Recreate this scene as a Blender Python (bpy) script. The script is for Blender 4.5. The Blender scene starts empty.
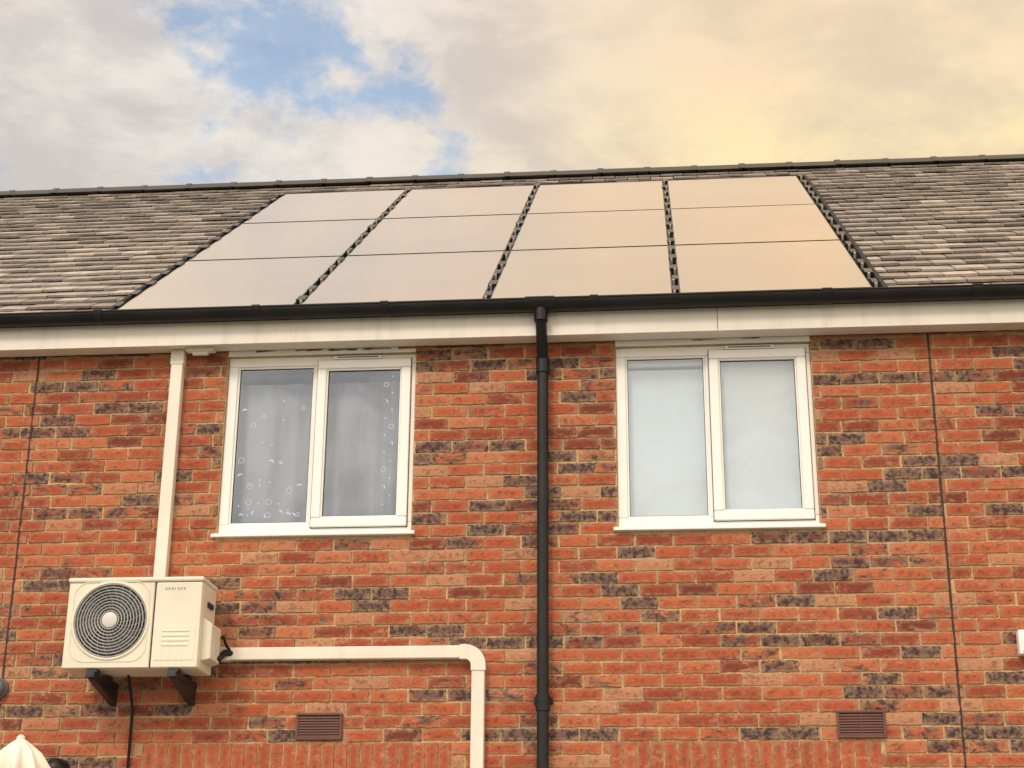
import bpy, math, random
import numpy as np
from mathutils import Matrix, Vector
random.seed(7)
sc=bpy.context.scene
sc.view_settings.view_transform='Standard'
sc.view_settings.look='None'
sc.view_settings.exposure=0
rad=math.radians

# ---------------------------------------------------------------- node helpers
class NT:
    def __init__(s,tree): s.t=tree; s.n=tree.nodes; s.l=tree.links
    def new(s,typ,**kw):
        n=s.n.new(typ)
        for k,v in kw.items(): setattr(n,k,v)
        return n
    def link(s,a,b): s.l.new(a,b)
    def setin(s,sock,v):
        if v is None: return
        if hasattr(v,'is_output'): s.l.new(v,sock)
        else: sock.default_value=v
    def math(s,op,a,b=None,c=None,clamp=False):
        n=s.new('ShaderNodeMath',operation=op,use_clamp=clamp)
        s.setin(n.inputs[0],a); s.setin(n.inputs[1],b); s.setin(n.inputs[2],c)
        return n.outputs[0]
    def mix(s,f,a,b,blend='MIX'):
        n=s.new('ShaderNodeMix',data_type='RGBA',blend_type=blend)
        s.setin(n.inputs[0],f)
        for i,v in ((6,a),(7,b)):
            if isinstance(v,tuple) and len(v)==3: v=(*v,1)
            s.setin(n.inputs[i],v)
        return n.outputs[2]
    def maprange(s,v,a,b,c=0.,d=1.,smooth=True):
        n=s.new('ShaderNodeMapRange')
        if smooth: n.interpolation_type='SMOOTHSTEP'
        s.setin(n.inputs[0],v)
        for i,x in enumerate((a,b,c,d)): n.inputs[i+1].default_value=x
        return n.outputs[0]
    def noise(s,vec,scale,detail=4,rough=.5,dist=0.):
        n=s.new('ShaderNodeTexNoise')
        if vec is not None: s.l.new(vec,n.inputs['Vector'])
        n.inputs['Scale'].default_value=scale; n.inputs['Detail'].default_value=detail
        n.inputs['Roughness'].default_value=rough; n.inputs['Distortion'].default_value=dist
        return n.outputs['Fac']
    def mapping(s,vec,scale=(1,1,1),loc=(0,0,0),rot=(0,0,0)):
        n=s.new('ShaderNodeMapping'); s.l.new(vec,n.inputs[0])
        n.inputs['Scale'].default_value=scale; n.inputs['Location'].default_value=loc; n.inputs['Rotation'].default_value=rot
        return n.outputs[0]
    def ramp(s,f,stops,interp='LINEAR'):
        n=s.new('ShaderNodeValToRGB'); s.l.new(f,n.inputs[0]); cr=n.color_ramp; cr.interpolation=interp
        while len(cr.elements)<len(stops): cr.elements.new(.5)
        for e,(p,c) in zip(cr.elements,stops): e.position=p; e.color=(*c,1)
        return n.outputs[0]
    def bump(s,h,strength=.3,dist=.01,normal=None):
        n=s.new('ShaderNodeBump'); s.l.new(h,n.inputs['Height'])
        n.inputs['Strength'].default_value=strength; n.inputs['Distance'].default_value=dist
        if normal is not None: s.l.new(normal,n.inputs['Normal'])
        return n.outputs[0]

def mat(name):
    m=bpy.data.materials.new(name); m.use_nodes=True
    t=NT(m.node_tree); t.n.clear()
    o=t.new('ShaderNodeOutputMaterial'); p=t.new('ShaderNodeBsdfPrincipled')
    t.link(p.outputs[0],o.inputs[0])
    t.p=p; t.o=o
    t.obj=t.new('ShaderNodeTexCoord').outputs['Object']
    return m,t

def plain(name,col,rough=.5,var=.12,scale=6,bump=.05,metal=0.,dirt=None,spec=None):
    m,t=mat(name)
    n=t.noise(t.obj,scale,4,.6)
    f=t.maprange(n,.3,.7)
    c=t.mix(f,tuple(x*(1-var) for x in col),tuple(min(1,x*(1+var)) for x in col))
    if dirt:
        st=t.noise(t.mapping(t.obj,(14,14,1.2)),1.,4,.65)
        c=t.mix(t.math('MULTIPLY',t.maprange(st,.48,.75),dirt),c,tuple(x*.45 for x in col))
    t.setin(t.p.inputs['Base Color'],c)
    t.setin(t.p.inputs['Roughness'],t.maprange(n,.2,.8,max(.02,rough-.08),min(1,rough+.08)))
    t.p.inputs['Metallic'].default_value=metal
    if spec is not None: t.p.inputs['Specular IOR Level'].default_value=spec
    if bump: t.link(t.bump(t.noise(t.obj,scale*14,2),bump,.004),t.p.inputs['Normal'])
    return m

# ---------------------------------------------------------------- materials
def make_brick():
    m,t=mat('brick_clay')
    a=t.new('ShaderNodeAttribute',attribute_name='brk')
    sep=t.new('ShaderNodeSeparateColor'); t.link(a.outputs['Color'],sep.inputs[0])
    r,g,b=sep.outputs; al=a.outputs['Alpha']
    cmb=t.new('ShaderNodeCombineXYZ'); t.link(t.math('MULTIPLY',b,37.),cmb.inputs[1])
    add=t.new('ShaderNodeVectorMath',operation='ADD'); t.link(t.obj,add.inputs[0]); t.link(cmb.outputs[0],add.inputs[1])
    v=add.outputs[0]
    base=t.ramp(r,[(0,(.17,.042,.027)),(.2,(.27,.060,.033)),(.45,(.37,.086,.040)),(.7,(.43,.113,.050)),(.88,(.46,.155,.075)),(1,(.44,.21,.12))])
    n1=t.noise(t.mapping(v,(1,1,2.0)),9,4,.66,.4)
    n2=t.noise(v,36,3,.66)
    c=t.mix(t.math('MULTIPLY',t.maprange(t.math('ADD',n1,t.math('MULTIPLY',t.math('SUBTRACT',n2,.5),.6)),.55,.70),.52),base,(.56,.30,.20))
    c=t.mix(t.math('MULTIPLY',t.maprange(n2,.48,.65),.58),c,(.11,.034,.027))
    n3=t.noise(t.mapping(v,(1,1,2.2),(3,1,2)),10,4,.7,.5)
    d=t.math('ADD',n3,t.math('MULTIPLY',t.math('SUBTRACT',g,.5),.95))
    darkc=t.mix(t.maprange(n2,.38,.62),(.030,.027,.034),(.17,.11,.088))
    c=t.mix(t.math('MULTIPLY',t.maprange(d,.54,.72),.92),c,darkc)
    e=t.math('MULTIPLY',t.math('MULTIPLY',al,t.maprange(n2,.35,.6)),.40)
    c=t.mix(e,c,(.46,.32,.18))
    t.setin(t.p.inputs['Base Color'],c); t.p.inputs['Roughness'].default_value=.85
    t.p.inputs['Specular IOR Level'].default_value=.22
    t.link(t.bump(n2,.9,.008),t.p.inputs['Normal'])
    return m
M_brick=make_brick()
def make_mortar():
    m,t=mat('mortar')
    n=t.noise(t.obj,2.2,3); n2=t.noise(t.obj,60,3,.7)
    c=t.mix(t.maprange(n,.35,.65),(.60,.40,.19),(.48,.34,.21))
    c=t.mix(t.math('MULTIPLY',t.maprange(n2,.42,.66),.5),c,(.20,.13,.085))
    t.setin(t.p.inputs['Base Color'],c); t.p.inputs['Roughness'].default_value=.95
    t.link(t.bump(n2,.5,.003),t.p.inputs['Normal'])
    return m
M_mortar=make_mortar()
def make_slate():
    m,t=mat('roof_slate')
    a=t.new('ShaderNodeAttribute',attribute_name='brk')
    sep=t.new('ShaderNodeSeparateColor'); t.link(a.outputs['Color'],sep.inputs[0])
    r,g,b=sep.outputs
    cmb=t.new('ShaderNodeCombineXYZ'); t.link(t.math('MULTIPLY',b,37.),cmb.inputs[0])
    add=t.new('ShaderNodeVectorMath',operation='ADD'); t.link(t.obj,add.inputs[0]); t.link(cmb.outputs[0],add.inputs[1])
    v=add.outputs[0]
    base=t.ramp(r,[(0,(.14,.120,.108)),(.3,(.25,.216,.192)),(.6,(.34,.295,.262)),(.85,(.43,.372,.33)),(1,(.54,.470,.415))])
    n=t.noise(v,9,4,.65); n2=t.noise(v,45,3,.6)
    c=t.mix(t.math('MULTIPLY',t.maprange(n,.42,.66),.45),base,(.145,.127,.117))
    c=t.mix(t.math('MULTIPLY',t.maprange(n2,.5,.7),.35),c,(.52,.455,.40))
    big=t.noise(t.obj,.9,3)
    c=t.mix(t.math('MULTIPLY',t.maprange(big,.45,.7),.25),c,(.19,.172,.158))
    t.setin(t.p.inputs['Base Color'],c); t.p.inputs['Roughness'].default_value=.5
    t.link(t.bump(n2,.5,.005),t.p.inputs['Normal'])
    return m
M_slate=make_slate()
M_under=plain('roof_underlay',(.02,.019,.018),.9)
M_upvc=plain('white_upvc',(.82,.81,.79),.32,.03,3,.01)
M_fascia=plain('fascia_paint',(.74,.69,.62),.42,.06,1.5,.03,dirt=.22)
M_black=plain('black_upvc',(.011,.011,.012),.40,.3,5,.03,spec=.3)
M_gut=plain('gutter_upvc',(.009,.0092,.010),.45,.4,3,.04,spec=.3)
M_trunk=plain('cream_trunking',(.73,.68,.59),.4,.05,4,.02,dirt=.15)
M_ac=plain('cream_steel',(.71,.665,.55),.4,.05,3,.03,dirt=.15)
M_acdark=plain('dark_cavity',(.012,.013,.014),.6)
M_grille=plain('grille_wire',(.36,.36,.36),.4,.1)
M_hub=plain('fan_hub_plastic',(.60,.58,.53),.4,.05)
M_steel=plain('black_steel',(.02,.02,.022),.45,.3,8,.05)
M_seal=plain('joint_sealant',(.05,.022,.018),.8)
M_vent=plain('terracotta_plastic',(.13,.052,.036),.6,.15,12,.05)
M_gasket=plain('rubber_gasket',(.03,.03,.03),.7)
M_clip=plain('aluminium_clip',(.75,.73,.70),.35,.1,10,0,metal=.6)
M_frameblk=plain('panel_frame_black',(.02,.02,.022),.35,.2,4,0)
M_room=plain('room_paint',(.25,.24,.23),.9)
M_cloth=plain('parasol_cloth',(.80,.75,.66),.85,.08,8,.2)
M_lampg=plain('lamp_grey',(.12,.125,.13),.4,.1)
M_text=plain('label_grey',(.35,.35,.34),.5)
M_decal=plain('white_sticker',(.58,.59,.60),.5,.02)
M_side=plain('render_wall',(.4,.16,.1),.9,.2,2)

def make_curtain(name,c1,c2,sc_):
    m,t=mat(name)
    n=t.noise(t.mapping(t.obj,(sc_,1,.8)),1.,4,.55)
    t.setin(t.p.inputs['Base Color'],t.mix(t.maprange(n,.3,.7),c1,c2)); t.p.inputs['Roughness'].default_value=.9
    return m
M_net=make_curtain('net_curtain',(.10,.108,.125),(.26,.275,.295),5)
M_blind=make_curtain('roller_blind',(.50,.575,.64),(.55,.625,.685),2)
def make_glass():
    m=bpy.data.materials.new('window_glass'); m.use_nodes=True; t=NT(m.node_tree); t.n.clear()
    o=t.new('ShaderNodeOutputMaterial'); tr=t.new('ShaderNodeBsdfTransparent'); g=t.new('ShaderNodeBsdfGlossy')
    tr.inputs[0].default_value=(.93,.96,.98,1)
    g.inputs['Color'].default_value=(.90,.95,1,1)
    g.inputs['Roughness'].default_value=.01
    tc=t.new('ShaderNodeTexCoord').outputs['Object']
    t.link(t.bump(t.noise(tc,1.6,2),.25,.02),g.inputs['Normal'])
    lw=t.new('ShaderNodeLayerWeight'); lw.inputs[0].default_value=.5
    p5=t.math('POWER',lw.outputs['Facing'],4.)
    f=t.math('MULTIPLY_ADD',p5,.8,.18,clamp=True)
    mx=t.new('ShaderNodeMixShader'); t.link(f,mx.inputs[0]); t.link(tr.outputs[0],mx.inputs[1]); t.link(g.outputs[0],mx.inputs[2])
    t.link(mx.outputs[0],o.inputs[0]); return m
M_glass=make_glass()
def make_pv():
    m,t=mat('solar_glass')
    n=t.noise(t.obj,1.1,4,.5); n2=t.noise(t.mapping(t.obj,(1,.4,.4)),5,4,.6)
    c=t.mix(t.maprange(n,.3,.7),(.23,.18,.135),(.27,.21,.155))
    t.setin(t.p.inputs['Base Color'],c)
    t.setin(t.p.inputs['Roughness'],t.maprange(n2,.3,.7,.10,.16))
    t.p.inputs['IOR'].default_value=2.4
    t.p.inputs['Coat Weight'].default_value=.6; t.p.inputs['Coat Roughness'].default_value=.09
    t.link(t.bump(n,.08,.02),t.p.inputs['Normal'])
    return m
M_pv=make_pv()
def make_ground():
    m,t=mat('ground_paving')
    br=t.new('ShaderNodeTexBrick'); t.link(t.obj,br.inputs[0]); br.inputs['Scale'].default_value=1.
    br.inputs['Brick Width'].default_value=.6; br.inputs['Row Height'].default_value=.6; br.inputs['Mortar Size'].default_value=.008; br.inputs['Bias'].default_value=0
    br.inputs['Color1'].default_value=(.33,.31,.28,1); br.inputs['Color2'].default_value=(.27,.26,.24,1); br.inputs['Mortar'].default_value=(.12,.11,.1,1)
    n=t.noise(t.obj,1.5,5,.65)
    c=t.mix(t.math('MULTIPLY',t.maprange(n,.4,.7),.4),br.outputs[0],(.16,.15,.13))
    t.setin(t.p.inputs['Base Color'],c); t.p.inputs['Roughness'].default_value=.9
    return m
M_ground=make_ground()
def make_grass():
    m,t=mat('lawn_grass')
    n=t.noise(t.obj,.6,5,.7); n2=t.noise(t.obj,30,3,.7)
    c=t.mix(n,(.035,.07,.018),(.08,.11,.03)); c=t.mix(t.maprange(n2,.4,.7),c,(.05,.06,.02))
    t.setin(t.p.inputs['Base Color'],c); t.p.inputs['Roughness'].default_value=.95
    return m
M_grass=make_grass()

# ---------------------------------------------------------------- object helpers
def empty(name,loc=(0,0,0)):
    e=bpy.data.objects.new(name,None); e.empty_display_size=.2; sc.collection.objects.link(e); e.location=loc; return e
def mesh(name,verts,faces,material,parent=None,smooth=False,attr=None,uv=None):
    me=bpy.data.meshes.new(name); me.from_pydata(verts,[],faces); me.update()
    if material: me.materials.append(material)
    if attr is not None:
        a=me.color_attributes.new('brk','FLOAT_COLOR','POINT')
        a.data.foreach_set('color',np.asarray(attr,dtype=np.float32).ravel())
    if smooth:
        me.polygons.foreach_set('use_smooth',[True]*len(me.polygons))
    o=bpy.data.objects.new(name,me); sc.collection.objects.link(o)
    if parent is not None: o.parent=parent
    return o
class MB:
    def __init__(s): s.v=[]; s.f=[]
    def box(s,x0,x1,y0,y1,z0,z1):
        b=len(s.v)
        s.v+=[(x0,y0,z0),(x1,y0,z0),(x1,y1,z0),(x0,y1,z0),(x0,y0,z1),(x1,y0,z1),(x1,y1,z1),(x0,y1,z1)]
        s.f+=[tuple(b+i for i in f) for f in ((0,3,2,1),(4,5,6,7),(0,1,5,4),(1,2,6,5),(2,3,7,6),(3,0,4,7))]
    def hexa(s,pts):
        b=len(s.v); s.v+=[tuple(p) for p in pts]
        s.f+=[tuple(b+i for i in f) for f in ((0,3,2,1),(4,5,6,7),(0,1,5,4),(1,2,6,5),(2,3,7,6),(3,0,4,7))]
    def quad(s,*p):
        b=len(s.v); s.v+=[tuple(q) for q in p]; s.f.append(tuple(range(b,b+len(p))))
    def ring(s,x0,x1,z0,z1,w,y0,y1):   # rectangular frame facing -y
        s.box(x0,x1,y0,y1,z0,z0+w); s.box(x0,x1,y0,y1,z1-w,z1)
        s.box(x0,x0+w,y0,y1,z0+w,z1-w); s.box(x1-w,x1,y0,y1,z0+w,z1-w)
    def tube(s,pts,r,n=20,cap=True):
        pts=[Vector(p) for p in pts]; b=len(s.v); rs=r if isinstance(r,(list,tuple)) else [r]*len(pts)
        up=None
        for i,p in enumerate(pts):
            d=(pts[min(i+1,len(pts)-1)]-pts[max(i-1,0)]).normalized()
            if up is None: up=d.orthogonal().normalized()
            up=(up-d*up.dot(d)).normalized(); w=d.cross(up)
            for k in range(n):
                a=2*math.pi*k/n; s.v.append(tuple(p+(up*math.cos(a)+w*math.sin(a))*rs[i]))
        for i in range(len(pts)-1):
            for k in range(n):
                a=b+i*n+k; c=b+i*n+(k+1)%n; s.f.append((a,c,c+n,a+n))
        if cap:
            s.f.append(tuple(b+k for k in range(n))[::-1]); s.f.append(tuple(b+(len(pts)-1)*n+k for k in range(n)))
    def obj(s,name,m,parent=None,bevel=0,smooth=False,seg=2):
        o=mesh(name,s.v,s.f,m,parent,smooth)
        if bevel:
            md=o.modifiers.new('b','BEVEL'); md.width=bevel; md.segments=seg; md.limit_method='ANGLE'; md.angle_limit=rad(40)
            wn=o.modifiers.new('w','WEIGHTED_NORMAL'); o.data.polygons.foreach_set('use_smooth',[True]*len(o.data.polygons))
        if smooth and not bevel:
            es=o.modifiers.new('e','EDGE_SPLIT'); es.split_angle=rad(40)
        return o

# ---------------------------------------------------------------- dimensions
XL,XR=-9.0,7.0
WT=5.16
JOINTS=[-3.88,1.665]
WINS=[(-2.65,-1.46,3.978,5.125),(-.225,.96,3.978,5.125)]
GWINS=[(-2.88,-1.30,1.2,2.515),(-.18,1.11,1.2,2.515)]
HOLES=WINS+GWINS
SOLD=[(-2.99,-1.19),(-.29,1.22)]
SZ0,SZ1=2.515,2.74
house=empty('brick_house')

# ---------------------------------------------------------------- bricks
V=[];F=[];A=[]
def brick(x0,x1,z0,z1,attr,vertical=False):
    w=x1-x0;h=z1-z0
    if w<.012 or h<.012: return
    nx=max(1,int(round(w/.036))); nz=max(2,int(round(h/.022)))
    y=-random.uniform(0,.007); tl=random.uniform(-.002,.002)
    b=len(V)
    for j in range(nz+1):
        for i in range(nx+1):
            edge=(i in(0,nx)) or (j in (0,nz))
            x=x0+w*i/nx; z=z0+h*j/nz; yy=y+tl*(i/nx-.5)*2
            if edge:
                yy+=.0018+random.uniform(0,.0018); x+=random.uniform(-.0026,.0026); z+=random.uniform(-.0026,.0026)
            else: yy+=random.uniform(-.0006,.0006)
            V.append((x,yy,z)); A.append((attr[0],attr[1],attr[2],1. if edge else 0.))
    st=nx+1
    for j in range(nz):
        for i in range(nx):
            a=b+j*st+i; F.append((a,a+1,a+st+1,a+st))
    per=[b+i for i in range(nx+1)]+[b+j*st+nx for j in range(1,nz+1)]+[b+nz*st+i for i in range(nx-1,-1,-1)]+[b+j*st for j in range(nz-1,0,-1)]
    c=len(V)
    for p in per:
        q=V[p]; V.append((q[0],.03,q[2])); A.append((attr[0],attr[1],attr[2],1.))
    n=len(per)
    for k in range(n): F.append((per[k],c+k,c+(k+1)%n,per[(k+1)%n]))
def subtract(iv,cuts):
    out=[iv]
    for c0,c1 in cuts:
        nw=[]
        for a,b in out:
            if c1<=a or c0>=b: nw.append((a,b)); continue
            if a<c0: nw.append((a,c0))
            if b>c1: nw.append((c1,b))
        out=nw
    return out
nc0=-36
for k in range(nc0,33):
    z=2.74+k*.075
    zb0,zb1=z+.0055,z+.0695
    if zb1<0: continue
    zb0=max(zb0,0); zb1=min(zb1,WT)
    if zb1-zb0<.012: continue
    zc=(zb0+zb1)/2
    cuts=[(a-.004,b+.004) for a,b,c,d in HOLES if c-.006<zc<d]
    if SZ0<zc<SZ1: cuts+=SOLD
    cuts+=[(j-.006,j+.006) for j in JOINTS]
    x=XL-random.choice([0,.0])-(.1125 if k%2 else 0)
    jog=random.uniform(-.016,.016)
    dk=False
    rowtint=random.uniform(-.12,.12)
    while x<XR:
        p=.50 if dk else .18
        dk=random.random()<p
        g=random.uniform(.58,.88) if dk else (random.uniform(.42,.60) if random.random()<.22 else random.uniform(.03,.38))
        att=(min(1,max(0,random.gauss(.53,.28)+rowtint)),g,random.random())
        w=.225+0
        x0=max(XL,x+.0055+jog+random.uniform(-.003,.003)); x1=min(XR,x+.2195+jog+random.uniform(-.003,.003))
        dz=random.uniform(-.002,.002)
        for a,b in subtract((x0,x1),cuts):
            brick(a,b,zb0+dz,zb1+dz,att)
        x+=w
# slip course under the window openings
for a,b,c,d in WINS:
    x=a-.004
    while x<b+.004:
        x1=min(x+.218,b+.004); brick(x,x1,3.9455,c-.028,(random.uniform(.3,.6),.3,random.random())); x=x1+.01
for a,b in SOLD:
    n=int(round((b-a)/.075)); st=(b-a)/n
    for i in range(n):
        att=(random.uniform(.35,.58),random.uniform(.05,.26),random.random())
        brick(a+i*st+.004,a+(i+1)*st-.004,SZ0+.005,SZ1-.005,att)
mesh('brick_courses',V,F,M_brick,house,attr=A)

# wall core (mortar face) with real openings
xs=sorted(set([XL,XR]+[v for h in HOLES for v in h[:2]])); zs=sorted(set([0,WT]+[v for h in HOLES for v in h[2:]]))
mb=MB()
MY=.006
def inhole(x,z): return any(a<x<b and c<z<d for a,b,c,d in HOLES)
for i in range(len(xs)-1):
    for j in range(len(zs)-1):
        x0,x1,z0,z1=xs[i],xs[i+1],zs[j],zs[j+1]
        if inhole((x0+x1)/2,(z0+z1)/2): continue
        mb.quad((x0,MY,z0),(x1,MY,z0),(x1,MY,z1),(x0,MY,z1))
        mb.quad((x0,.28,z0),(x0,.28,z1),(x1,.28,z1),(x1,.28,z0))
for a,b,c,d in HOLES:
    y0,y1=MY,.28
    mb.quad((a,y0,c),(a,y1,c),(a,y1,d),(a,y0,d)); mb.quad((b,y0,c),(b,y0,d),(b,y1,d),(b,y1,c))
    mb.quad((a,y0,d),(a,y1,d),(b,y1,d),(b,y0,d)); mb.quad((a,y0,c),(b,y0,c),(b,y1,c),(a,y1,c))
mb.obj('mortar_bed',M_mortar,house)
mb=MB()
for j in JOINTS: mb.box(j-.0065,j+.0065,-.0005,.02,0,WT)
mb.obj('movement_joints',M_seal,house)

# ---------------------------------------------------------------- windows
def window(W,kind,idx):
    x0,x1,z0,z1=W
    e=empty('window_%s'%kind); e.parent=house
    fy=.03                                           # frame front
    w=x1-x0; fx0,fx1,fz0,fz1=x0+.001,x1-.001,z0+.006,z1-.001
    mx=x0+w*.487                                     # mullion centre
    m=MB()
    fw=.060
    m.ring(fx0,fx1,fz0,fz1,fw,fy,fy+.07)
    m.box(mx-.030,mx+.030,fy+.001,fy+.069,fz0+fw,fz1-fw)
    m.obj('outer_frame',M_upvc,e,.005)
    m=MB(); m.ring(fx0+fw-.002,mx-.028,fz0+fw-.002,fz1-fw+.002,.014,fy+.012,fy+.05); m.obj('glazing_bead',M_upvc,e,.004)
    m=MB(); sx0,sx1,sz0,sz1=mx-.008,fx1-.030,fz0+.032,fz1-.034
    m.ring(sx0,sx1,sz0,sz1,.058,fy-.022,fy+.04); m.obj('casement_sash',M_upvc,e,.008,seg=3)
    m=MB(); m.ring(sx0+.056,sx1-.056,sz0+.056,sz1-.056,.012,fy-.010,fy+.02); m.obj('sash_bead',M_upvc,e,.004)
    m=MB(); m.ring(sx0-.004,sx1+.004,sz0-.004,sz1+.004,.008,fy-.004,fy+.002)
    g0=(fx0+fw+.010,mx-.040,fz0+fw+.010,fz1-fw-.010); g1=(sx0+.066,sx1-.066,sz0+.066,sz1-.066)
    m.ring(g0[0],g0[1],g0[2],g0[3],.005,fy+.018,fy+.03)
    m.ring(g1[0],g1[1],g1[2],g1[3],.005,fy+.000,fy+.012)
    m.obj('gaskets',M_gasket,e)
    for nm,g,y in (('fixed_pane',g0,fy+.024),('sash_pane',g1,fy+.007)):
        m=MB(); m.quad((g[0],y,g[2]),(g[1],y,g[2]),(g[1],y,g[3]),(g[0],y,g[3])); m.obj(nm,M_glass,e)
    if kind!='ground':
        m=MB(); a=sx0+.10; b=a+.30; m.box(a,b,fy-.018,fy+.001,fz1-.030,fz1-.006); m.obj('trickle_vent',M_upvc,e,.004)
        m=MB(); m.box(a+.02,b-.02,fy-.020,fy-.0185,fz1-.021,fz1-.015); m.obj('vent_slot',M_gasket,e)
    m=MB(); m.hexa([(x0-.025,-.032,z0-.024),(x1+.025,-.032,z0-.024),(x1+.025,fy+.05,z0-.024),(x0-.025,fy+.05,z0-.024),
                    (x0-.025,-.032,z0-.003),(x1+.025,-.032,z0-.003),(x1+.025,fy+.05,z0+.0065),(x0-.025,fy+.05,z0+.0065)])
    m.obj('sill',M_upvc,e,.004)
    m=MB(); a,b,c,d=x0,x1,z0,z1; Y=2.2
    m.quad((a-1,Y,c-1),(b+1,Y,c-1),(b+1,Y,d+.3),(a-1,Y,d+.3)); m.obj('room_wall',M_room,e)
    return e,(x0,x1,z0,z1,mx,fy,g0,g1)
e1,d1=window(WINS[0],'net_curtained',0)
e2,d2=window(WINS[1],'blinded',1)
for i,g in enumerate(GWINS): window(g,'ground',i)
def wavy(name,x0,x1,z0,z1,y,amp,per,m,parent,n=160):
    vs=[];fs=[]
    for i in range(n+1):
        x=x0+(x1-x0)*i/n; yy=y+amp*math.sin(2*math.pi*x/per+1.3*math.sin(x*7))*(.5+.5*math.sin(x*11))
        vs+=[(x,yy,z0),(x,yy,z1)]
    for i in range(n): fs.append((2*i,2*i+2,2*i+3,2*i+1))
    return mesh(name,vs,fs,m,parent,True)
wavy('net_curtain',-2.64,-1.47,3.982,4.985,.15,.014,.13,M_net,e1)
m=MB(); m.box(-2.64,-1.47,.13,.16,5.02,5.045); m.obj('curtain_rail',M_gasket,e1)
m=MB(); m.box(-.22,.38,.105,.108,3.985,5.000); m.obj('roller_blind',M_blind,e2)
m=MB(); m.box(.385,.95,.085,.088,3.985,5.05); m.obj('roller_blind_sash',M_blind,e2)
m=MB(); m.tube([(-.22,.125,5.045),(.38,.125,5.045)],.02); m.obj('blind_roller',M_blind,e2,smooth=True)
# stickers on left window panes: rings, dots, crescents
mb=MB()
def ringdec(cx,cz,r,y,w=.003,n=18,a0=0,a1=2*math.pi):
    for k in range(n):
        a=a0+(a1-a0)*k/n; b=a0+(a1-a0)*(k+1)/n
        P=[(cx+rr*math.cos(t),y,cz+rr*math.sin(t)) for rr,t in ((r-w,a),(r,a),(r,b),(r-w,b))]
        mb.quad(*P)
def moon(cx,cz,r,y,rot):
    n=10;o=[];i_=[]
    for k in range(n+1):
        t=-math.pi/2+math.pi*k/n; ca,sa=math.cos(rot),math.sin(rot)
        for L,sx in ((o,1.),(i_,.45)):
            px=r*math.cos(t)*sx; pz=r*math.sin(t); L.append((cx+px*ca-pz*sa,y,cz+px*sa+pz*ca))
    for k in range(n): mb.quad(i_[k],o[k],o[k+1],i_[k+1])
yd=d1[5]+.028; g=d1[6]
random.seed(3)
for c in range(7):
    cx=g[0]+.04+c*.062
    for r_ in range(random.randint(3,6)):
        cz=g[2]+.05+random.random()**1.5*(.78); k=random.random()
        if k<.4: ringdec(cx,cz,.012+.008*random.random(),yd)
        elif k<.6: moon(cx,cz,.018,yd,random.uniform(-.6,3.6))
        else: ringdec(cx,cz,.005,yd,.0045,8)
for c in range(5): moon(g[0]+.06+c*.08,g[2]+.05+.02*(c%2),.017,yd,random.uniform(0,3))
yd=d1[5]+.012; g=d1[7]
for r_ in range(16):
    cx=g[1]-.05-.04*(r_%2); cz=g[3]-.04-r_*.055
    if r_%5==1: ringdec(cx,cz,.016,yd)
    elif r_%5==3: moon(cx,cz,.014,yd,.4)
    else: ringdec(cx,cz,.005,yd,.0045,8)
mb.obj('pane_stickers',M_decal,e1)

# ---------------------------------------------------------------- roof
AL=rad(35); Y0=-.15; Z0=5.387; SR=5.80
ca,sa=math.cos(AL),math.sin(AL)
def RP(x,s,n): return (x,Y0+s*ca-n*sa,Z0+s*sa+n*ca)
def rbox(mb,x0,x1,s0,s1,n0,n1):
    mb.hexa([RP(x0,s0,n0),RP(x1,s0,n0),RP(x1,s1,n0),RP(x0,s1,n0),RP(x0,s0,n1),RP(x1,s0,n1),RP(x1,s1,n1),RP(x0,s1,n1)])
AX0,AX1=-3.387,1.368; AS0,AS1=.07,5.04
mb=MB(); rbox(mb,XL,XR,-.06,SR,-.12,-.055); 
ry,rz=Y0+SR*ca,Z0+SR*sa
mb.hexa([(XL,ry,rz-.10),(XR,ry,rz-.10),(XR,2*ry+.15,Z0-.1),(XL,2*ry+.15,Z0-.1),(XL,ry,rz-.035),(XR,ry,rz-.035),(XR,2*ry+.15,Z0-.03),(XL,2*ry+.15,Z0-.03)])
mb.obj('roof_deck',M_under,house)
random.seed(11)
V=[];F=[];A=[]
G=.195;TW=.215;TH=.016
k=0; s=-.075
while s<SR-.05:
    x=XL-(TW/2 if k%2 else 0)+random.uniform(-.02,.02)
    rt=random.uniform(-.1,.1)
    while x<XR:
        x0=x+.003+random.uniform(0,.003); x1=x+TW-.003-random.uniform(0,.003)
        segs=[(x0,x1)]
        if s+G>AS0-.3 and s<AS1: segs=subtract((x0,x1),[(AX0-.055,AX1+.075)])
        att=(min(1,max(0,random.gauss(.5,.28)+rt)),0,random.random(),1)
        l=random.uniform(-.008,.008); ds=random.uniform(-.009,.009); tw=random.uniform(-.006,.006)
        for a,b in segs:
            if b-a<.02: continue
            s1=min(s+G*1.3,SR)
            n0=-.020+l*.5; n1=-.022+l*.3-TH*1.25*(s1-s)/G
            bi=len(V)
            V+= [RP(a,s+ds,n0-TH),RP(b,s+ds+tw,n0-TH),RP(b,s1,n1-TH),RP(a,s1,n1-TH),RP(a,s+ds,n0),RP(b,s+ds+tw,n0+tw*.5),RP(b,s1,n1),RP(a,s1,n1)]
            A+=[att]*8
            F+=[tuple(bi+i for i in f) for f in ((0,3,2,1),(4,5,6,7),(0,1,5,4),(1,2,6,5),(2,3,7,6),(3,0,4,7))]
        x+=TW
    s+=G;k+=1
mesh('roof_slates',V,F,M_slate,house,attr=A)
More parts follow.
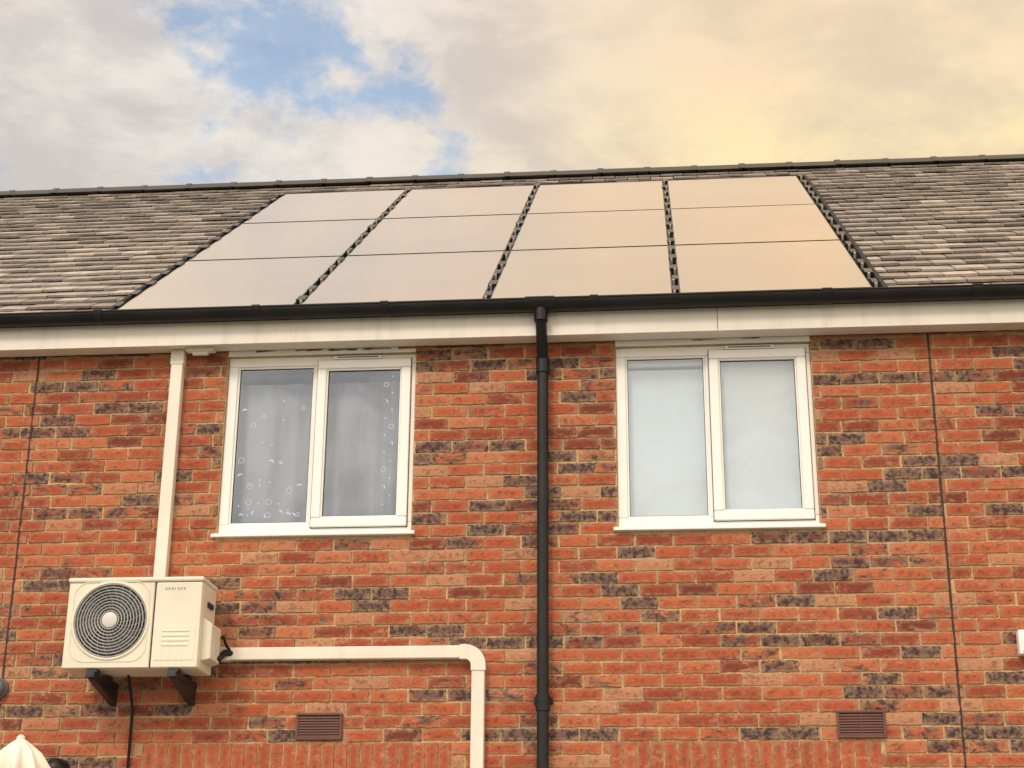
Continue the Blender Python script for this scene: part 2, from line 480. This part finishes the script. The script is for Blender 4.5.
# ridge caps
mb=MB(); x=XL
while x<XR:
    L=.45; 
    y=ry; z=rz+.004+random.uniform(-.003,.003)
    mb.hexa([(x,y-.13,z-.085),(x+L-.004,y-.13,z-.085),(x+L-.004,y+.13,z-.085),(x,y+.13,z-.085),
                 (x,y-.03,z+.008),(x+L-.004,y-.03,z+.008),(x+L-.004,y+.03,z+.008),(x,y+.03,z+.008)])
    mb.hexa([(x-.03,y-.135,z-.085),(x+.03,y-.135,z-.085),(x+.03,y+.135,z-.085),(x-.03,y+.135,z-.085),
                 (x-.03,y-.034,z+.015),(x+.03,y-.034,z+.015),(x+.03,y+.034,z+.015),(x-.03,y+.034,z+.015)])
    x+=L
M_ridge=plain('ridge_cap',(.05,.046,.044),.6,.2,6,.1)
mb.obj('ridge_caps',M_ridge,house,.006)
# fascia, soffit
mb=MB()
xb=[XL,-5.2,.40,XR]
for i in range(len(xb)-1): mb.box(xb[i]+.0012,xb[i+1]-.0012,-.16,-.142,5.148,5.37)
mb.obj('fascia_board',M_fascia,house,.003)
mb=MB(); mb.box(XL,XR,-.1415,-.0085,5.160,5.172); mb.obj('soffit_board',M_fascia,house)
mb=MB()
for a,b,c,d in WINS: mb.box(a+.002,b-.002,-.004,.0295,5.1265,5.1595)
mb.obj('head_infill',M_upvc,house)
mb=MB()
for X in (XL,XR):
    mb.quad((X,.0,0),(X,2*ry,0),(X,2*ry,Z0-.1),(X,ry,rz-.08),(X,0,Z0-.1))
mb.quad((XL,2*ry,0),(XR,2*ry,0),(XR,2*ry,Z0-.1),(XL,2*ry,Z0-.1))
mb.obj('gable_and_rear_walls',M_side,house)

# ---------------------------------------------------------------- solar array
arr=empty('solar_panel_array')
cx=[AX0,-2.21,-1.015,.158,AX1]; sy=[AS0,1.725,3.375,AS1]
GAP=.020
mp=MB(); mf=MB()
for i in range(4):
    for j in range(3):
        x0=cx[i]+GAP; x1=cx[i+1]-GAP; s0=sy[j]+.012; s1=sy[j+1]-.012
        if i==0: x0=cx[0]+.01
        rbox(mf,x0,x1,s0,s1,-.035,-.0015)
        f=.008
        dn=random.uniform(-.0006,.0006)
        mp.quad(RP(x0+f,s0+f,dn),RP(x1-f,s0+f,dn+random.uniform(-.0008,.0008)),RP(x1-f,s1-f,dn+random.uniform(-.0008,.0008)),RP(x0+f,s1-f,dn))
mf.obj('panel_frames',M_frameblk,arr)
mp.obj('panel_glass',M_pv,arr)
mb=MB(); rbox(mb,AX0-.06,AX1+.08,AS0-.03,AS1+.03,-.054,-.040)
rbox(mb,AX0-.050,AX0-.022,AS0-.05,AS1+.02,-.045,.004)
rbox(mb,AX1+.045,AX1+.072,AS0-.05,AS1+.02,-.045,.000)
rbox(mb,AX0-.05,AX1+.07,AS1+.012,AS1+.05,-.045,-.002)
mb.obj('flashing_tray',M_under,arr)
mc=MB(); mk=MB()
for i in range(0,5):
    n=15
    for q in range(n):
        s=AS0+.12+q*(AS1-AS0-.2)/(n-1)+random.uniform(-.03,.03); x=cx[i]+(.0 if i<4 else .012)
        if i==0: x-=.012
        j=random.uniform(-.004,.004); hw=random.uniform(.017,.028)
        rbox(mk,x-hw+j,x+hw+j,s-.03,s+.09,-.038,.010)
        if i>0:
            o_=.008 if i<4 else .0
            sgn=1 if random.random()<.5 else -1
            rbox(mc,x-.008+sgn*o_,x+.007+sgn*o_,s-.064,s-.046,-.03,.010)
mk.obj('interlock_tabs',M_frameblk,arr)
mc.obj('panel_clips',M_clip,arr)

# ---------------------------------------------------------------- gutter
gut=empty('rain_gutter')
def halfpipe(x0,x1,r,yc,zc,th=.003,n=18):
    vs=[];fs=[]
    for X in (x0,x1):
        for rr in (r,r-th):
            for k in range(n+1):
                a=math.pi+math.pi*k/n; vs.append((X,yc+rr*math.cos(a),zc+rr*math.sin(a)*1.0))
    m=n+1
    def id(xi,ri,k): return (xi*2+ri)*m+k
    for k in range(n):
        fs.append((id(0,0,k),id(0,0,k+1),id(1,0,k+1),id(1,0,k)))
        fs.append((id(0,1,k),id(1,1,k),id(1,1,k+1),id(0,1,k+1)))
        for xi in (0,1): fs.append((id(xi,0,k),id(xi,1,k),id(xi,1,k+1),id(xi,0,k+1)))
    for k in (0,n): fs.append((id(0,0,k),id(1,0,k),id(1,1,k),id(0,1,k)))
    return vs,fs
GY,GZ,GR=-.225,5.342,.060
mb=MB()
def addhp(*a,**k):
    v,f=halfpipe(*a,**k); b=len(mb.v); mb.v+=v; mb.f+=[tuple(b+i for i in q) for q in f]
addhp(XL,XR,GR,GY,GZ)
mb.tube([(XL,GY-GR,GZ),(XR,GY-GR,GZ)],.0055,10)
mb.obj('channel',M_gut,gut,smooth=True)
mb=MB()
for X,w in ((-5.6,.06),(-3.42,.025),(-2.42,.025),(-1.62,.025),(-.668,.09),(-.34,.025),(1.05,.03),(1.93,.03),(2.7,.06),(-4.4,.025),(3.8,.03),(4.6,.03),(-6.6,.03),(-7.6,.03)):
    addhp(X-w,X+w,GR+.007,GY,GZ+.004,th=.006)
    mb.tube([(X-w,GY-GR-.001,GZ+.004),(X+w,GY-GR-.001,GZ+.004)],.009,10)
mb.obj('brackets_and_unions',M_black,gut,smooth=True)

# ---------------------------------------------------------------- downpipe
dp=empty('drainpipe'); PX=-.665; PYY=-.062
mb=MB()
mb.tube([(PX,GY,5.29),(PX,GY,5.235),(PX,GY+.02,5.20),(PX,PYY-.03,5.06),(PX,PYY,5.02),(PX,PYY,4.93)],.034,20)
mb.tube([(PX,PYY,4.95),(PX,PYY,.05)],.034,20)
mb.obj('pipe',M_black,dp,smooth=True)
mb=MB()
mb.tube([(PX,GY,5.30),(PX,GY,5.215)],.042,20)
mb.tube([(PX,PYY,5.035),(PX,PYY,4.94)],.041,20)
mb.tube([(PX,PYY,2.99),(PX,PYY,2.90)],.041,20)
for z in (2.965,1.3):
    mb.tube([(PX,PYY,z+.016),(PX,PYY,z-.016)],.043,20)
    mb.box(PX-.055,PX+.055,-.03,-.003,z-.018,z+.018)
mb.obj('collars_and_clips',M_black,dp,smooth=True)

# ---------------------------------------------------------------- air conditioner
ac=empty('air_conditioner_unit')
ax0,ax1,ay0,ay1,az0,az1=-3.368,-2.583,-.42,-.12,3.102,3.624
fc=(-3.105,3.375); R=.214
mb=MB()
mb.box(ax0,ax1,ay0+.03,ay1,az0,az1-.02)
mb.obj('casing',M_ac,ac,.012,seg=3)
mb=MB(); mb.box(ax0-.006,ax1+.006,ay0-.006,ay1+.006,az1-.028,az1); mb.obj('top_lid',M_ac,ac,.010,seg=3)
n=64
vs=[];fs=[]
def sq(a,hx0,hx1,hz0,hz1,c):
    dx,dz=math.cos(a),math.sin(a); t=1e9
    if dx>1e-9: t=min(t,(hx1-c[0])/dx)
    if dx<-1e-9: t=min(t,(hx0-c[0])/dx)
    if dz>1e-9: t=min(t,(hz1-c[1])/dz)
    if dz<-1e-9: t=min(t,(hz0-c[1])/dz)
    return (c[0]+dx*t,c[1]+dz*t)
bx=(ax0+.002,-2.862,az0+.002,az1-.030)
corn=[math.atan2(z-fc[1],x-fc[0])%(2*math.pi) for x in bx[:2] for z in bx[2:]]
angs=sorted(set([2*math.pi*k/n for k in range(n)]+corn)); n=len(angs)
yf=ay0
rows=[]
for a in angs:
    q=sq(a,*bx,fc); d=(math.cos(a),math.sin(a))
    q2=(fc[0]+(q[0]-fc[0])*.985,fc[1]+(q[1]-fc[1])*.985)
    rows.append([(q[0],yf+.04,q[1]),(q[0],yf+.006,q[1]),(q2[0],yf,q2[1]),
      (fc[0]+d[0]*(R+.018),yf,fc[1]+d[1]*(R+.018)),(fc[0]+d[0]*(R+.010),yf-.008,fc[1]+d[1]*(R+.010)),(fc[0]+d[0]*R,yf-.008,fc[1]+d[1]*R),(fc[0]+d[0]*(R-.006),yf+.028,fc[1]+d[1]*(R-.006))])
m_=len(rows[0])
for r_ in rows: vs+=r_
for k in range(n):
    for j in range(m_-1):
        a=k*m_+j; b=((k+1)%n)*m_+j; fs.append((a,b,b+1,a+1))
o=mesh('fan_panel',vs,fs,M_ac,ac)
mb=MB(); mb.box(-2.8625,-2.8555,yf+.012,yf+.030,az0+.006,az1-.034); mb.obj('panel_seam',M_acdark,ac)
mb=MB(); mb.box(-2.854,ax1-.001,yf+.002,yf+.032,az0+.002,az1-.030); mb.obj('service_panel',M_ac,ac,.008,seg=3)
mb=MB()
pts=[]
hx,hz,cr=.222,.222,.09
for q,(sx_,sz_) in enumerate(((1,1),(-1,1),(-1,-1),(1,-1))):
    for k in range(9):
        a=math.pi/2*q+math.pi/2*k/8
        pts.append((fc[0]-.004+sx_*(hx-cr)+cr*math.cos(a),yf-.0005,fc[1]-.006+sz_*(hz+.006-cr)+cr*math.sin(a)))
pts.append(pts[0]); mb.tube(pts,.0035,6,cap=False); mb.obj('fan_surround_bead',M_ac,ac,smooth=True)
mb=MB()
for z in (3.225,3.252,3.279,3.306): mb.box(-2.80,-2.64,yf-.004,yf+.004,z,z+.014)
mb.obj('louvre_ribs',M_ac,ac,.003)
mb=MB(); mb.box(-2.835,-2.605,yf-.0005,yf+.003,3.145,3.345); mb.obj('handle_plate',M_ac,ac,.004)
mb=MB()
for i,wd in enumerate((.012,.010,.012,.006,.012,.010,.011)): mb.box(-2.80+i*.018,-2.80+i*.018+wd,yf+.0008,yf+.003,3.548,3.562)
mb.obj('label',M_text,ac)
mb=MB(); mb.tube([(fc[0],yf+.0275,fc[1]),(fc[0],yf+.0285,fc[1])],R,48); mb.obj('fan_cavity',M_acdark,ac)
mb=MB()
for k in range(3):
    a0=2*math.pi*k/3+.4
    pts=[]
    for j in range(9):
        a=a0+1.5*j/8
        ri=.05; ro_=R*.9*(1 if 0<j<8 else .93)
        pts.append(((fc[0]+ri*math.cos(a),yf+.025-.010*j/8,fc[1]+ri*math.sin(a)),(fc[0]+ro_*math.cos(a-.25),yf+.024-.010*j/8,fc[1]+ro_*math.sin(a-.25))))
    for j in range(8): mb.quad(pts[j][0],pts[j][1],pts[j+1][1],pts[j+1][0])
mb.obj('fan_blades',plain('fan_blade_grey',(.06,.062,.065),.5),ac)
mb=MB()
nr=10
for i in range(nr):
    rr=.052+(R-.006-.052)*i/(nr-1)
    pts=[(fc[0]+rr*math.cos(2*math.pi*k/48),yf-.004-.012*(1-(rr/R)**2),fc[1]+rr*math.sin(2*math.pi*k/48)) for k in range(49)]
    mb.tube(pts,.0036,6,cap=False)
for k in range(24):
    a=2*math.pi*k/24; pts=[]
    for i in range(7):
        rr=.04+(R-.002-.04)*i/6; aa=a+.55*(i/6)
        pts.append((fc[0]+rr*math.cos(aa),yf+.001-.012*(1-(rr/R)**2),fc[1]+rr*math.sin(aa)))
    mb.tube(pts,.0018,5)
mb.obj('fan_grille',M_grille,ac,smooth=True)
mb=MB(); mb.tube([(fc[0],yf-.006,fc[1]),(fc[0],yf-.020,fc[1]),(fc[0],yf-.024,fc[1])],[.046,.044,.034],32); mb.obj('grille_hub',M_hub,ac,smooth=True)
mb=MB(); mb.hexa([(ax1-.002,-.36,3.15),(ax1+.05,-.34,3.165),(ax1+.05,-.15,3.165),(ax1-.002,-.14,3.15),(ax1-.002,-.36,3.40),(ax1+.05,-.34,3.365),(ax1+.05,-.15,3.365),(ax1-.002,-.14,3.40)])
mb.obj('valve_cover',M_ac,ac,.008,seg=3)
mb=MB(); mb.box(ax1-.004,ax1+.012,-.30,-.20,3.47,3.50); mb.obj('side_handle',M_acdark,ac,.004)
mb=MB()
mb.tube([(ax1+.03,-.2,3.19),(ax1+.045,-.15,3.20),(ax1+.06,-.08,3.245),(ax1+.10,-.04,3.245)],.02,12)
mb.tube([(ax1+.03,-.18,3.30),(ax1+.06,-.13,3.33),(ax1+.065,-.08,3.29),(ax1+.09,-.05,3.255)],.008,10)
mb.tube([(-3.05,-.2,3.12),(-3.06,-.10,3.02),(-3.065,-.022,2.93),(-3.065,-.018,2.2),(-3.065,-.018,.2)],.0085,10)
mb.obj('hoses',M_black,ac,smooth=True)
mb=MB()
for X in (-3.19,-2.72):
    mb.box(X-.02,X+.02,-.012,-.0,2.95,3.085)
    mb.box(X-.025,X+.025,-.44,-.002,3.050,3.082)
    mb.hexa([(X-.02,-.40,3.040),(X+.02,-.40,3.040),(X+.02,-.01,2.955),(X-.02,-.01,2.955),(X-.02,-.40,3.0515),(X+.02,-.40,3.0515),(X+.02,-.01,3.0515),(X-.02,-.01,3.0515)])
    for yy in (-.38,-.16): mb.box(X-.03,X+.03,yy-.03,yy+.03,3.0825,3.103)
mb.obj('wall_brackets',M_steel,ac,.003)

# ---------------------------------------------------------------- trunking
tr=empty('cable_trunking')
mb=MB(); mb.box(-2.998,-2.922,-.062,-.002,3.60,5.159); mb.obj('duct_run',M_trunk,tr,.007,seg=3)
mb=MB(); mb.box(-3.003,-2.917,-.067,-.003,5.06,5.158); mb.box(-3.003,-2.917,-.067,-.003,3.585,3.66); mb.obj('duct_couplers',M_trunk,tr,.006)
mb=MB(); mb.box(-2.90,-2.72,-.10,-.04,5.135,5.1595); mb.tube([(-2.86,-.07,5.13),(-2.76,-.07,5.13)],.018,14); mb.obj('soffit_elbow',M_trunk,tr,.004)
tr2=empty('cable_trunking')
mb=MB(); mb.box(-2.545,-1.075,-.062,-.002,3.206,3.280); mb.box(-1.076,-1.0,-.0625,-.0015,.2,3.20); mb.obj('duct_run',M_trunk,tr2,.007,seg=3)
n=12; c=(-1.115,3.165)
mb=MB()
prev=None
for k in range(n+1):
    a=math.pi/2*(1-k/n)
    ri,ro_=.036,.120
    P=[(c[0]+ri*math.cos(a),c[1]+ri*math.sin(a)),(c[0]+ro_*math.cos(a),c[1]+ro_*math.sin(a))]
    if prev: mb.hexa([(prev[0][0],-.068,prev[0][1]),(P[0][0],-.068,P[0][1]),(P[0][0],-.002,P[0][1]),(prev[0][0],-.002,prev[0][1]),
                      (prev[1][0],-.068,prev[1][1]),(P[1][0],-.068,P[1][1]),(P[1][0],-.002,P[1][1]),(prev[1][0],-.002,prev[1][1])])
    prev=P
mb.box(-1.145,-1.115,-.068,-.0018,3.201,3.285); mb.box(-1.079,-.995,-.068,-.0018,3.135,3.165)
mb.obj('duct_elbow',M_trunk,tr2)
mb=MB(); mb.box(-2.56,-2.50,-.066,-.0018,3.202,3.284); mb.obj('duct_coupler',M_trunk,tr2,.005)

# ---------------------------------------------------------------- air bricks
def airbrick(x0,x1,z0,z1):
    e=empty('air_vent')
    m=MB(); m.ring(x0,x1,z0,z1,.014,-.018,-.001); m.box((x0+x1)/2-.004,(x0+x1)/2+.004,-.016,-.002,z0+.014,z1-.014); m.obj('vent_frame',M_vent,e,.003)
    m=MB(); n=8
    for k in range(n):
        z=z0+.016+(z1-z0-.032)*(k+.5)/n
        m.hexa([(x0+.012,-.015,z-.007),(x1-.012,-.015,z-.007),(x1-.012,-.008,z+.002),(x0+.012,-.008,z+.002),(x0+.012,-.014,z-.004),(x1-.012,-.014,z-.004),(x1-.012,-.007,z+.006),(x0+.012,-.007,z+.006)])
    m.obj('vent_slats',M_vent,e)
    m=MB(); m.box(x0+.01,x1-.01,-.0082,.0,z0+.01,z1-.01); m.obj('vent_back',M_acdark,e)
airbrick(-2.095,-1.825,2.752,2.905)
airbrick(.980,1.248,2.748,2.900)

# ---------------------------------------------------------------- small wall things
bxe=empty('junction_box')
mb=MB(); mb.box(2.005,2.145,-.07,-.001,3.195,3.335); mb.obj('box_body',M_upvc,bxe,.01,seg=3)
mb=MB(); mb.box(2.02,2.13,-.076,-.069,3.21,3.32); mb.obj('box_cover',M_upvc,bxe,.006)
mb=MB(); mb.tube([(2.085,-.03,3.20),(2.085,-.03,.3)],.01,10); mb.obj('box_conduit',M_upvc,bxe,smooth=True)
def dome(cx,cy,cz,r,mb,zs=1.,n=20,m=10):
    b=len(mb.v)
    for j in range(m+1):
        t=math.pi/2*j/m
        for k in range(n):
            a=2*math.pi*k/n; mb.v.append((cx+r*math.cos(t)*math.cos(a),cy-r*zs*math.sin(t),cz+r*math.cos(t)*math.sin(a)))
    for j in range(m):
        for k in range(n):
            a=b+j*n+k; c=b+j*n+(k+1)%n; mb.f.append((a,a+n,c+n,c))
le=empty('bulkhead_light')
mb=MB(); mb.tube([(-3.895,-.002,3.06),(-3.895,-.03,3.06)],.062,28); dome(-3.895,-.03,3.06,.055,mb,.8); mb.obj('lamp_body',M_lampg,le,smooth=True)
le=empty('bulkhead_light')
mb=MB(); mb.tube([(-3.48,-.002,2.585),(-3.48,-.05,2.585)],.067,28); dome(-3.48,-.05,2.585,.067,mb,.9); mb.obj('lamp_body',M_black,le,smooth=True)

# ---------------------------------------------------------------- parasol (closed)
pa=empty('patio_parasol')
cxp,cyp,zt=-3.115,-1.5,2.550
vs=[];fs=[];n=96;prof=[(0,0,.0),(.022,.012,.1),(.05,-.01,.3),(.09,-.05,.6),(.12,-.12,1),(.125,-.35,1.),(.11,-.7,1.),(.12,-1.15,1.),(.13,-1.3,1.)]
for r,z,fa in prof:
    for k in range(n):
        a=2*math.pi*k/n; rr=max(.004,r*(1+.22*fa*math.sin(8*a+z*2)+.10*fa*math.sin(5*a+1+z*5)))
        vs.append((cxp+rr*math.cos(a),cyp+rr*math.sin(a),zt+z+.01))
for j in range(len(prof)-1):
    for k in range(n):
        a=j*n+k;c=j*n+(k+1)%n; fs.append((a,a+n,c+n,c))
mesh('canopy',vs,fs,M_cloth,pa,True)
mb=MB(); mb.tube([(cxp,cyp,zt),(cxp,cyp,zt+.035),(cxp,cyp,zt+.045)],[.020,.020,.008],14); mb.obj('finial',M_cloth,pa,smooth=True)
mb=MB(); mb.tube([(cxp,cyp,.0),(cxp,cyp,zt-.05)],.02,16); mb.box(cxp-.25,cxp+.25,cyp-.25,cyp+.25,0.008,.07); mb.obj('pole_and_base',M_steel,pa)

# ---------------------------------------------------------------- ground
mb=MB(); mb.quad((-400,-400,-.012),(400,-400,-.012),(400,400,-.012),(-400,400,-.012)); mb.obj('ground',M_grass)
mb=MB(); mb.box(XL,XR,-12,-.005,-.06,0.0); mb.obj('patio_pavement',M_ground)

# ---------------------------------------------------------------- world
w=bpy.data.worlds.new("World"); sc.world=w; w.use_nodes=True
w.cycles.sampling_method='MANUAL'; w.cycles.sample_map_resolution=512
t=NT(w.node_tree); t.n.clear()
SUN_EL,SUN_AZ=38,200
out=t.new('ShaderNodeOutputWorld')
sky=t.new('ShaderNodeTexSky'); sky.sky_type='NISHITA'; sky.sun_disc=False
sky.sun_elevation=rad(SUN_EL); sky.sun_rotation=rad(SUN_AZ); sky.air_density=1.0; sky.dust_density=.6
tc=t.new('ShaderNodeTexCoord').outputs['Generated']
sp=t.new('ShaderNodeSeparateXYZ'); t.link(tc,sp.inputs[0]); dx,dy,dz=sp.outputs
tint=t.mix(1.,sky.outputs[0],(1.2,1.5,1.5),'MULTIPLY')
bg1=t.new('ShaderNodeBackground'); t.link(tint,bg1.inputs[0]); bg1.inputs[1].default_value=.15
n1=t.noise(t.mapping(tc,(1,1,1.5),(4.3,1.2,.9)),7.0,7,.60,.10)
n2=t.noise(t.mapping(tc,(1,1,2.1),(9,3,5)),8.0,6,.60,.2)
n3=t.noise(t.mapping(tc,(1,1,1.4),(2,8,1)),2.2,2,.5,.2)
right=t.maprange(dx,-.18,-.04)
dens=t.math('ADD',n1,t.math('MULTIPLY',right,.28))
dens=t.math('ADD',dens,t.maprange(dy,.3,-.2,0,.2))
dens=t.math('ADD',dens,t.maprange(dz,.56,.68,0,.3))
cov=t.maprange(dens,.40,.515,.32,1.)
warm=t.math('ADD',t.maprange(dx,-.24,.10),t.math('MULTIPLY',t.math('SUBTRACT',n3,.5),.9),clamp=True)
low=t.maprange(dz,.54,.44)
wc=t.mix(low,(.93,.72,.50),(1.02,.83,.47))
high=t.maprange(dz,.58,.70)
wc=t.mix(high,wc,(1.08,.69,.37))
back=t.maprange(dy,.2,-.5)
wc=t.mix(back,wc,(.95,.85,.73))
coolc=t.mix(high,(.85,.795,.73),(.86,.735,.60))
cc=t.mix(warm,coolc,wc)
grey=t.mix(warm,(.60,.565,.56),(.79,.63,.45))
cc=t.mix(t.maprange(n2,.36,.62),grey,cc)
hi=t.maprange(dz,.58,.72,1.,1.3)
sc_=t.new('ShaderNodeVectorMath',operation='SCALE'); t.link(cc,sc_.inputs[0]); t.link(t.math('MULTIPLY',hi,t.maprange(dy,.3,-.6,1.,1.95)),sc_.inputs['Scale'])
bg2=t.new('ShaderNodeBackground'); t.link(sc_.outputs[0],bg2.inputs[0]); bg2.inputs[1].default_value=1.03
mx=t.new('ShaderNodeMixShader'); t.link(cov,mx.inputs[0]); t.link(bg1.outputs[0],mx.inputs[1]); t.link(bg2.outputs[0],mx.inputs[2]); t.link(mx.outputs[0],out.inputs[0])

sl=bpy.data.lights.new('sun','SUN'); sl.energy=1.5; sl.angle=rad(12); sl.color=(1,.87,.70)
so=bpy.data.objects.new('sun',sl); sc.collection.objects.link(so)
az=rad(SUN_AZ); el=rad(SUN_EL)
dirv=Vector((math.sin(az)*math.cos(el),math.cos(az)*math.cos(el),math.sin(el)))
so.rotation_euler=dirv.to_track_quat('Z','Y').to_euler()

# ---------------------------------------------------------------- camera
th,ps,ro=rad(19.785),rad(5.379),rad(.407)
Fv=Vector((-math.sin(ps)*math.cos(th),math.cos(ps)*math.cos(th),math.sin(th)))
R0=Vector((math.cos(ps),math.sin(ps),0)); U0=R0.cross(Fv)
Rv=R0*math.cos(ro)+U0*math.sin(ro); Uv=U0*math.cos(ro)-R0*math.sin(ro)
cam=bpy.data.cameras.new('camera'); cam.sensor_width=36; cam.lens=1586.4*36/1024; cam.clip_end=2000
co=bpy.data.objects.new('camera',cam); sc.collection.objects.link(co)
M=Matrix((( Rv.x,Uv.x,-Fv.x,0),(Rv.y,Uv.y,-Fv.y,-9.124),(Rv.z,Uv.z,-Fv.z,1.6),(0,0,0,1)))
co.matrix_world=M
sc.camera=co
